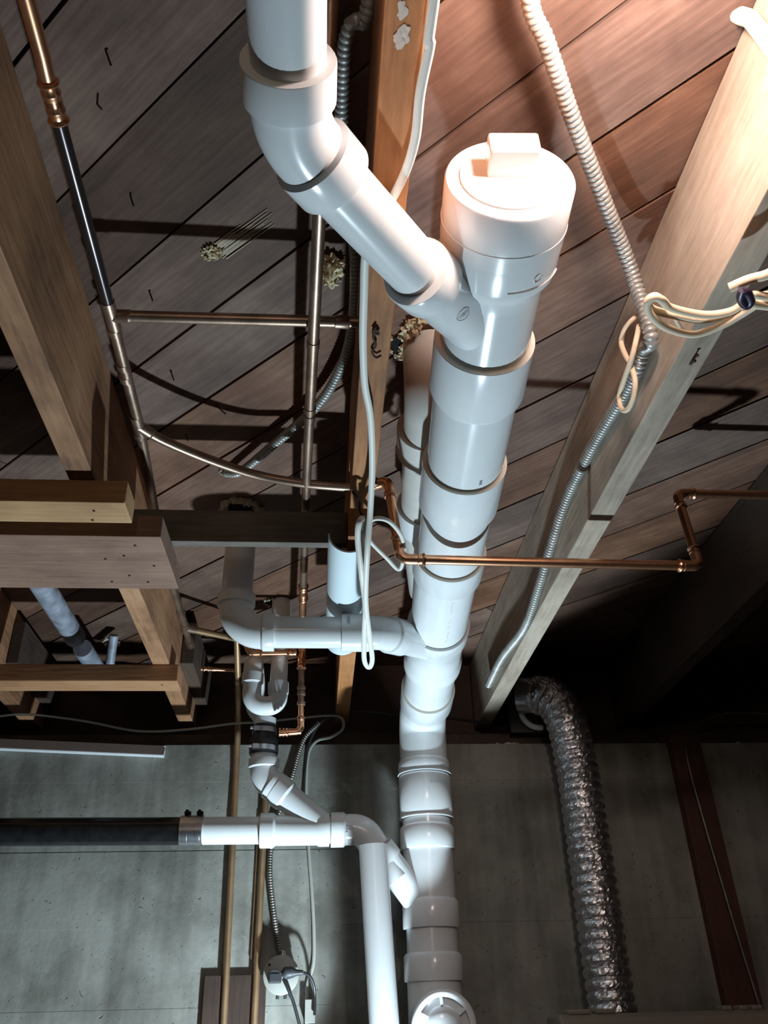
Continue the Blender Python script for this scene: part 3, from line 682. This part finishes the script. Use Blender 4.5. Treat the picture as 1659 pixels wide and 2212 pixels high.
MB().tube([H2, HT], r8, 24).build('bright_section', M['copper'], hl)
mb = MB(); mb.tube([HT+V(0, -.02, 0), HT, HT-V(0, 0, .03)], r8*1.15, 20); press(mb, HT-V(0, 0, .045), (0, 0, 1), .022, r8); press(mb, HT-V(.034, 0, .004), (1, 0, 0), .022, r8); mb.build('tee', M['copper'], hl)
KE = PY(540, 1411, HT.y)
MB().tube([HT-V(.02, 0, .004), KE], r8*.9, 20).build('side_section', M['copper'], hl)
mb = MB(); copper_elbow(mb, HT, KE, KE+V(-.02, -.01, .05), .014, r8*.9, .018); mb.build('elbow', M['copper'], hl)
HB = PY(650, 1580, HT.y+.01); HK = HB+(HT-HB)*.36
MB().tube([HT-V(0, 0, .03), HK], r8*.85, 20).build('drop_section', M['copper_aged'], hl)
MB().tube([HK, HB+V(0, 0, .01)], r8*.8, 20).build('drop_section', M['copper'], hl)
mb = MB()
for k in (.36, .48, .55): mb.lathe(HB+(HT-HB)*k, HB-HT, [(0, r8*.9), (.001, r8*1.2), (.008, r8*1.2), (.009, r8*.9)], 16)
mb.build('joint_sleeve', M['copper_aged'], hl)
mb = MB(); copper_elbow(mb, HT, HB, HB+V(-.07, 0, -.004), .016, r8*.85, .018)
for x in (.028, .036, .044): mb.lathe(HB+V(-x, 0, -.002), (-1, 0, 0), [(0, r8*.8), (.001, r8*1.2), (.004, r8*1.2), (.005, r8*.8)], 16)
mb.build('elbow', M['copper'], hl)
MB().tube([HB, HB+V(-.046, 0, -.004)], r8*.85, 20).build('end_section', M['copper'], hl)

# second wall pipe
c2 = thing('copper_water_line', (-.134, 2.236, -CH), 'shorter tan copper pipe on the wall beside the round outlet', 'water pipe')
MB().tube([V(-.131, 2.236, .60), V(-.1335, 2.236, .30), V(-.135, 2.236, 0), V(-.139, 2.236, -CH)], r8, 24).build('pipe_section', M['copper_tan'], c2)
MB().tube([V(-.147, 2.244, .45), V(-.149, 2.244, .13)], .002, 10).build('thin_wire', M['copper_tan'], c2)

# galvanised vent pipe in the left bay
g = thing('galvanised_pipe', (-.58, 1.9, .80), 'mottled grey galvanised pipe slanting through the far left bay', 'pipe')
MB().tube([PZ(60, 1215, .79), PZ(163, 1378, .79)], .0235, 28).build('pipe_section', M['galv'], g)
MB().tube([PZ(178, 1400, .80), PZ(222, 1466, .80)], .0225, 28).build('pipe_section', M['galv'], g)
tag(MB().tube([PZ(246, 1372, .87), PZ(236, 1445, .80)], .0115, 20).build('stub_pipe', M['galv']), 'short dull pipe stub by a ragged hole in the far left bay', 'pipe')
hole(240, 1385, .020, 'wood', 'dim ragged hole in the far left bay above the short pipe stub', 71, n=10)

# ================================================================== CABLES
def armoured(pts, r, mat, name, label, pitch=.0072, seg=14, spl=True, cat='cable'):
    path = resample(spline(pts, 12) if spl else [Vector(p) for p in pts], pitch/4)
    rad = [r*(.80, 1.0, 1.07, 1.0)[i % 4] for i in range(len(path))]
    return tag(MB().tube(path, rad, seg).build(name, M[mat], angle=60), label, cat)
armoured([V(.172, .36, .865), PZ(1145, 0, .865), PZ(1180, 90, .865), PZ(1235, 250, .862), PZ(1300, 420, .855), PZ(1366, 590, .83), V(.4155, .80, .745), PX(1391, 752, .4225), PX(1376, 800, .4225), PX(1345, 858, .4245), PX(1283, 960, .4255), PX(1225, 1075, .4255), PX(1190, 1180, .4255), PX(1163, 1270, .4255), PX(1133, 1355, .4255), PX(1085, 1420, .4255), PX(1055, 1480, .4255)],
         .0092, 'bx', 'armored_cable', 'long grey armored cable running from the top down the pale grey joist face')
armoured([V(.05, .25, .868), PZ(797, 2, .868), PZ(760, 50, .868), PZ(742, 130, .868), PZ(738, 330, .868), PZ(752, 450, .868), PZ(768, 560, .868), PZ(762, 700, .866), PZ(738, 790, .866), PZ(682, 880, .868), PZ(580, 970, .868), PZ(520, 1018, .870), PZ(488, 1022, .888)],
         .0078, 'bx', 'armored_cable', 'dark armored cable curling left from the middle joist into a plank hole')
armoured([V(.40, .22, .868), V(.418, .34, .868), PX(1592, 0, .424), PX(1625, 45, .424), PX(1660, 92, .424), PX(1700, 150, .424), PX(1760, 260, .424)],
         .0082, 'cable_cream', 'armored_cable', 'brightly lit ribbed cable crossing the top right corner on the face of the grey joist')
armoured([PY(690, 1560, 2.235), PY(655, 1600, 2.236), PY(630, 1680, 2.236), PY(605, 1750, 2.236), PY(588, 1810, 2.236), PY(583, 1880, 2.236), PY(590, 1960, 2.236), PY(600, 2030, 2.236), PY(611, 2085, 2.236)],
         .0064, 'bx_dark', 'armored_cable', 'thin armored cable on the wall ending at the round outlet box', pitch=.006)
# black cables on the wall
tag(MB().tube(spline([PY(1050, 1562, 2.27), PY(960, 1550, 2.23), PY(860, 1545, 2.22), PY(760, 1537, 2.225), PY(700, 1555, 2.235), PY(670, 1600, 2.243), PY(660, 1660, 2.245), PY(656, 1720, 2.245)], 8), .004, 12).build('black_cable', M['cable_black']), 'black cable arching along the top of the wall behind the trap', 'cable')
tag(MB().tube(spline([PY(1640, 2170, 2.20), PY(1575, 1960, 2.20), PY(1500, 1700, 2.20), PY(1482, 1610, 2.21), PY(1500, 1570, 2.22), PY(1550, 1545, 2.23), PY(1600, 1540, 2.235), PY(1720, 1545, 2.235)], 8), .004, 12).build('grey_cable', M['bx_dark']), 'thin dark grey cable curving over the wall top and down the reddish board', 'cable')
def flat_cable(pts, r, mat, name, label, n=10, flat=.6, cat='cable', **k):
    return tag(MB().tube(spline(pts, n), r, 14, flat=flat).build(name, M[mat], **k), label, cat)
# white cable hanging along the middle joist with a long loop
wc = [V(.095, .0, .69), PZ(938, 0, .69), PZ(930, 90, .69), PZ(908, 200, .69), PZ(897, 300, .69), PZ(872, 380, .69), PZ(832, 455, .695), PZ(800, 505, .696), PZ(789, 555, .694), PZ(786, 640, .692), PZ(784, 740, .69), PZ(788, 830, .688), PZ(800, 900, .685), PZ(804, 1000, .675), PZ(800, 1100, .65), PZ(793, 1200, .61), PZ(790, 1300, .585), PZ(799, 1380, .57), PZ(804, 1425, .565), PZ(797, 1443, .563), PZ(787, 1425, .565), PZ(787, 1370, .57), PZ(789, 1310, .585), PZ(781, 1240, .60), PZ(773, 1170, .625), PZ(775, 1130, .64), PZ(784, 1118, .65)]
wco = flat_cable(wc, .0046, 'cable_white', 'white_cable', 'long white flat cable hanging down the middle joist and ending in a narrow hanging loop')
tag(MB().tube(spline([PZ(784, 1118, .655), PZ(786, 1150, .655), PZ(805, 1122, .655), PZ(840, 1126, .655), PZ(868, 1160, .655), PZ(872, 1200, .655), PZ(862, 1230, .652), PZ(835, 1205, .65), PZ(805, 1175, .65), PZ(783, 1150, .652), PZ(785, 1195, .65), PZ(779, 1250, .645)], 8), .0035, 12).build('cable_loop', M['cable_white']), 'thin white cable coiled in a round loop beside the copper riser', 'cable')
tag(MB().tube(spline([PZ(762, 1062, .695), PZ(775, 1080, .69), PZ(778, 1105, .68), PZ(786, 1120, .668), PZ(777, 1135, .664), PZ(786, 1150, .66)], 6), .0022, 8).build('tie_wire', M['nail']), 'dark twisted tie wire holding the white loop to the joist', 'wire')
# white cable across the wall top
flat_cable([PY(-60, 1556, 2.14), PY(0, 1547, 2.14), PY(60, 1543, 2.14), PY(150, 1553, 2.14), PY(210, 1563, 2.14), PY(280, 1577, 2.14), PY(340, 1580, 2.14), PY(420, 1574, 2.14), PY(505, 1563, 2.14), PY(560, 1560, 2.16), PY(640, 1552, 2.18), PY(710, 1546, 2.20), PY(738, 1552, 2.22), PY(740, 1575, 2.235), PY(715, 1592, 2.24), PY(685, 1600, 2.243), PY(667, 1625, 2.244), PY(662, 1680, 2.244), PY(662, 1760, 2.244), PY(668, 1850, 2.244), PY(674, 1930, 2.244), PY(678, 2010, 2.244), PY(677, 2080, 2.244), PY(664, 2130, 2.244), PY(662, 2212, 2.244), PY(662, 2290, 2.244)], .0042, 'cable_wall', 'white_cable', 'white cable strung along the top of the wall, then down beside the outlet', n=8)
# cream cable coil at the right joist
cr = thing('cream_cable_coil', PZ(1640, 650, .63), 'cream cable bundled in loops with a dark tie, hanging from the grey joist at right', 'cable')
def lp(pts, name, r=.0043, z=.64): MB().tube(spline([PZ(x, y, zz) for x, y, zz in pts], 8), r, 12).build(name, M['cable_cream'], cr)
lp([(1720, 560, .63), (1659, 592, .63), (1615, 605, .63), (1576, 622, .63)], 'cut_end', .0052)
lp([(1720, 640, .63), (1655, 645, .63), (1620, 655, .63), (1580, 676, .64), (1520, 690, .64), (1460, 682, .64), (1410, 668, .64), (1400, 650, .64), (1415, 640, .64), (1438, 655, .64)], 'loop')
lp([(1720, 655, .625), (1655, 650, .625), (1600, 680, .63), (1560, 702, .63), (1500, 722, .63), (1440, 708, .63), (1405, 680, .63), (1398, 655, .63), (1412, 642, .63), (1430, 648, .63), (1450, 665, .635), (1520, 680, .635), (1580, 672, .635), (1625, 645, .635), (1700, 630, .635)], 'loop')
lp([(1720, 645, .62), (1650, 640, .62), (1628, 636, .62), (1618, 645, .622), (1630, 658, .622), (1700, 665, .62)], 'loop')
lp([(1452, 668, .65), (1460, 690, .655), (1475, 715, .66)], 'tail', .0025)
MB().tube(spline([PZ(x, y, .618) for x, y in ((1604, 626), (1600, 645), (1612, 660), (1622, 650), (1614, 632), (1602, 630))], 6), .0045, 10).build('tie', M['tie'], cr)
lp2 = MB().tube(spline([PX(x, y, q) for x, y, q in ((1378, 682, .412), (1362, 695, .404), (1348, 715, .40), (1342, 740, .40), (1350, 765, .40), (1364, 792, .40), (1372, 825, .40), (1368, 860, .40), (1355, 885, .40), (1342, 882, .40), (1338, 855, .40), (1350, 815, .396), (1364, 775, .394), (1374, 735, .398), (1380, 705, .41))], 8), .0036, 12)
tag(lp2.build('cream_cable_loop', M['cable_cream']), 'cream cable hanging in a figure-eight loop against the grey joist', 'cable')

# pale sheet guard bent around the underside of the middle joist
mb = MB(); gx, gz, g0, g1 = .046, .716, .0365, .0335
arc_ = [PI+PI*k/24 for k in range(25)]
mb.prism([V(gx+g0*math.cos(a), 1.275, gz+g0*math.sin(a)) for a in arc_]+[V(gx+g1*math.cos(a), 1.275, gz+g1*math.sin(a)) for a in arc_[::-1]], (0, .47, 0))
tag(mb.build('joist_guard', M['sheet']), 'pale blue-white half-round guard fixed under the middle joist', 'guard')

# ================================================================== WALL ITEMS
s_ = thing('wall_strip', PY(180, 1620, YW), 'white metal ledge strip screwed to the top of the concrete wall at left', 'strip')
a = PY(357, 1622, YW); b = PY(-80, 1603, YW); sl = (a.z-b.z)/(a.x-b.x)
mb = MB(); x0, x1 = -1.2, a.x
z0 = a.z+sl*(x0-x1); z1 = a.z
mb.prism([V(x0, YW-.0005, z0-.018), V(x0, YW-.022, z0-.018), V(x0, YW-.022, z0-.016), V(x0, YW-.003, z0-.016), V(x0, YW-.003, z0+.012), V(x0, YW-.0005, z0+.012)], (x1-x0, 0, z1-z0))
mb.prism([V(x1-.003, YW-.0005, z1-.018), V(x1-.003, YW-.022, z1-.018), V(x1-.003, YW-.0005, z1+.010)], (.003, 0, 0))
mb.build('angle_strip', M['strip'], s_, smooth=False)
for px, py in ((104, 1617), (278, 1622)):
    MB().lathe(PY(px, py, YW-.003), (0, -1, 0), [(0, .004), (.002, .0035), (.003, .001)], 12).build('screw', M['strip'], s_)
# wooden plate under the wall pipes
a = PY(447, 2103, YW); b = PY(562, 2112, YW)
tag(MB().box((-.252, YW-.012, -.45), (-.112, YW-.0002, .099)).build('backing_board', M['plate'], smooth=False, bevel=.0015), 'brown wooden backing board on the wall under the outlet box', 'board')
tag(MB().prism([V(.935, YW-.0005, .645), V(1.015, YW-.0005, .645), V(1.045, YW-.0005, -.45), V(.955, YW-.0005, -.45)], (0, -.035, 0)).build('upright_board', M['red_board'], smooth=False, bevel=.002), 'dark reddish-brown board standing against the wall at far right', 'board')
# round outlet with plugs
oc = PY(607, 2106, YW-.045)
out = thing('outlet_box', oc, 'round white outlet box on the wall with two black plugs in it', 'outlet')
MB().lathe(V(oc.x, YW-.001, oc.z), (0, -1, 0), [(0, .036), (.038, .036)], 36).build('box_body', M['galv'], out)
cv = MB().lathe(V(oc.x, YW-.039, oc.z), (0, -1, 0), [(0, .0400), (.003, .0405), (.005, .040), (.0062, .038)], 48).build('cover_plate', M['plate_white'], out)
MB().lathe(V(oc.x-.027, YW-.044, oc.z+.021), (0, -1, 0), [(0, .003), (.002, .003)], 12).build('knockout', M['nail'], cv)
MB().lathe(V(oc.x+.001, YW-.02, oc.z+.036), (0, 0, 1), [(0, .008), (.008, .008), (.009, .0065), (.014, .0065)], 14).build('cable_clamp', M['steel'], out)
mb = MB(); mb.lathe(V(oc.x-.007, YW-.025, oc.z-.037), (0, 0, -1), [(0, .004), (.01, .004)], 10); mb.lathe(V(oc.x+.010, YW-.025, oc.z-.037), (0, 0, -1), [(0, .004), (.01, .004)], 10)
mb.build('bottom_clamp', M['steel'], out)
pg = thing('plug_adapter', V(oc.x-.012, YW-.05, oc.z-.006), 'square black plug adapter in the left side of the round outlet', 'plug')
MB().prism([V(oc.x-.027, YW-.0465, oc.z-.017), V(oc.x+.001, YW-.0465, oc.z-.017), V(oc.x+.003, YW-.0465, oc.z+.003), V(oc.x-.006, YW-.0465, oc.z+.011), V(oc.x-.020, YW-.0465, oc.z+.011), V(oc.x-.027, YW-.0465, oc.z+.005)], (0, -.024, 0)).build('adapter_body', M['plug_black'], pg, smooth=False, bevel=.002)
MB().box((oc.x-.024, YW-.0725, oc.z-.014), (oc.x-.002, YW-.0700, oc.z+.002)).build('raised_face', M['plug_black'], pg, smooth=False, bevel=.001)
cd_ = thing('power_cord', V(oc.x+.02, YW-.05, oc.z), 'black plug and cord in the right side of the round outlet', 'plug')
MB().tube([V(oc.x+.004, YW-.060, oc.z-.004), V(oc.x+.012, YW-.060, oc.z+.003), V(oc.x+.024, YW-.060, oc.z+.004), V(oc.x+.036, YW-.060, oc.z+.003), V(oc.x+.05, YW-.060, oc.z+.003)], [.009, .0135, .012, .0065, .0050], 18).build('plug_head', M['plug_black'], cd_)
MB().tube(spline([V(oc.x+.05, YW-.060, oc.z+.003), V(oc.x+.064, YW-.058, oc.z-.004), V(oc.x+.074, YW-.05, oc.z-.022), V(oc.x+.077, YW-.04, oc.z-.045), V(oc.x+.077, YW-.04, oc.z-.08)], 8), .0034, 10).build('cord', M['cable_black'], cd_)
MB().tube(spline([V(oc.x+.006, YW-.066, oc.z-.008), V(oc.x+.016, YW-.068, oc.z-.026), V(oc.x+.030, YW-.06, oc.z-.055), V(oc.x+.045, YW-.05, oc.z-.10)], 8), .0036, 10).build('cord', M['cable_black'], pg)
tag(MB().box((oc.x+.055, YW-.03, oc.z-.095), (oc.x+.078, YW-.0005, oc.z-.049)).build('cable_tag', M['plate_white'], smooth=False, bevel=.001), 'small white tag on the wall right of the outlet, at the bottom edge', 'tag')

# ================================================================== FOIL DUCT
du = thing('dryer_duct', V(.65, 2.13, 0), 'shiny silver foil flexible duct hanging down the wall at right', 'duct')
dpth = spline([V(.575, 2.17, .735), PY(1183, 1505, 2.14), PY(1215, 1540, 2.12), PY(1243, 1640, 2.12), PY(1268, 1800, 2.12), PY(1290, 1950, 2.12), PY(1308, 2080, 2.12), PY(1325, 2190, 2.12), V(.655, 2.12, -.06)], 14)
pitch = .0235; sub = 6; dp = resample(dpth, pitch/sub)
rad = [.0525-.0055*(1-abs(math.sin(PI*i/sub))**.6) for i in range(len(dp))]
mb = MB(); mb.tube(dp, rad, 72, caps=False)
# crumple: small facets
vs = []
for i, v in enumerate(mb.v):
    q = Vector(v); k = noise.noise(q*85)*.0022+noise.noise(q*190)*.0014
    c_ = dp[i//72]; d_ = (q-c_).normalized(); vs.append(tuple(q+d_*k))
mb.v = vs
mb.build('foil_sleeve', M['foil'], du, smooth=False)
MB().tube([V(.53, 2.19, .742), V(.585, 2.165, .735)], .048, 40, caps=False).build('collar', M['steel'], du)
# round vent port behind it
vp = thing('vent_port', PY(1150, 1530, 2.22), 'pale curved vent port on the sill left of the foil duct', 'vent')
c_ = PY(1162, 1535, 2.22)
MB().tube([c_+V(math.cos(a)*.047, 0, math.sin(a)*.047) for a in [PI*.45+k*PI*1.1/20 for k in range(21)]], .008, 10).build('port_ring', M['strip'], vp)
MB().box((c_.x-.075, 2.232, c_.z-.055), (c_.x+.05, 2.245, c_.z+.07)).build('port_plate', M['dark_wall'], vp, smooth=False)
# rubble on the wall top
mb = MB()
for k, (x, y, r) in enumerate(((1090, 1556, .006), (1098, 1550, .008), (1110, 1560, .005), (1070, 1562, .005), (1410, 1560, .004), (1580, 1558, .006), (1450, 1562, .004))):
    q = PY(x, y, YW+.02); mb.blob(V(q.x, YW+.02, .631), r, (1.4, 1, .8), .8, k, 2, 2)
tag(mb.build('mortar_crumbs', M['chalk']), 'crumbs of mortar scattered on top of the concrete wall', 'rubble', kind='stuff')

# ================================================================== DRYER (only its console top reaches into view)
dr = thing('clothes_dryer', V(.80, 1.85, -CH), 'beige clothes dryer whose console top edge shows at the bottom right', 'dryer')
MB().box((.47, 1.50, -CH), (1.16, 2.05, -.18)).build('cabinet', M['beige'], dr, smooth=False, bevel=.008)
MB().prism([V(.47, 1.86, -.18), V(.47, 1.88, -.005), V(.47, 1.90, .003), V(.47, 2.0, .003), V(.47, 2.03, -.18)], (.69, 0, 0)).build('console', M['beige'], dr, smooth=False, bevel=.006)
for x, w_ in ((.49, .045), (.545, .04), (.80, .02), (.835, .015), (.86, .022)):
    MB().box((x, 1.895, .002), (x+w_, 1.93, .011)).build('console_ridge', M['beige'], dr, smooth=False, bevel=.003)

# ================================================================== BULB (just above the frame)
bl = thing('light_bulb', BULB+V(0, 0, .09), 'glowing warm bulb in a porcelain holder on the planks, top right bay', 'lamp')
MB().lathe(V(BULB.x, BULB.y, ZD), (0, 0, -1), [(0, .055), (.012, .052), (.03, .030), (.085, .024), (.092, .020)], 32).build('lamp_holder', M['porcelain'], bl)
MB().lathe(V(BULB.x, BULB.y, ZD-.091), (0, 0, -1), [(0, .013), (.012, .015), (.026, .024), (.044, .030), (.058, .028), (.070, .018), (.076, .004)], 28).build('glass_bulb', M['bulb'], bl)
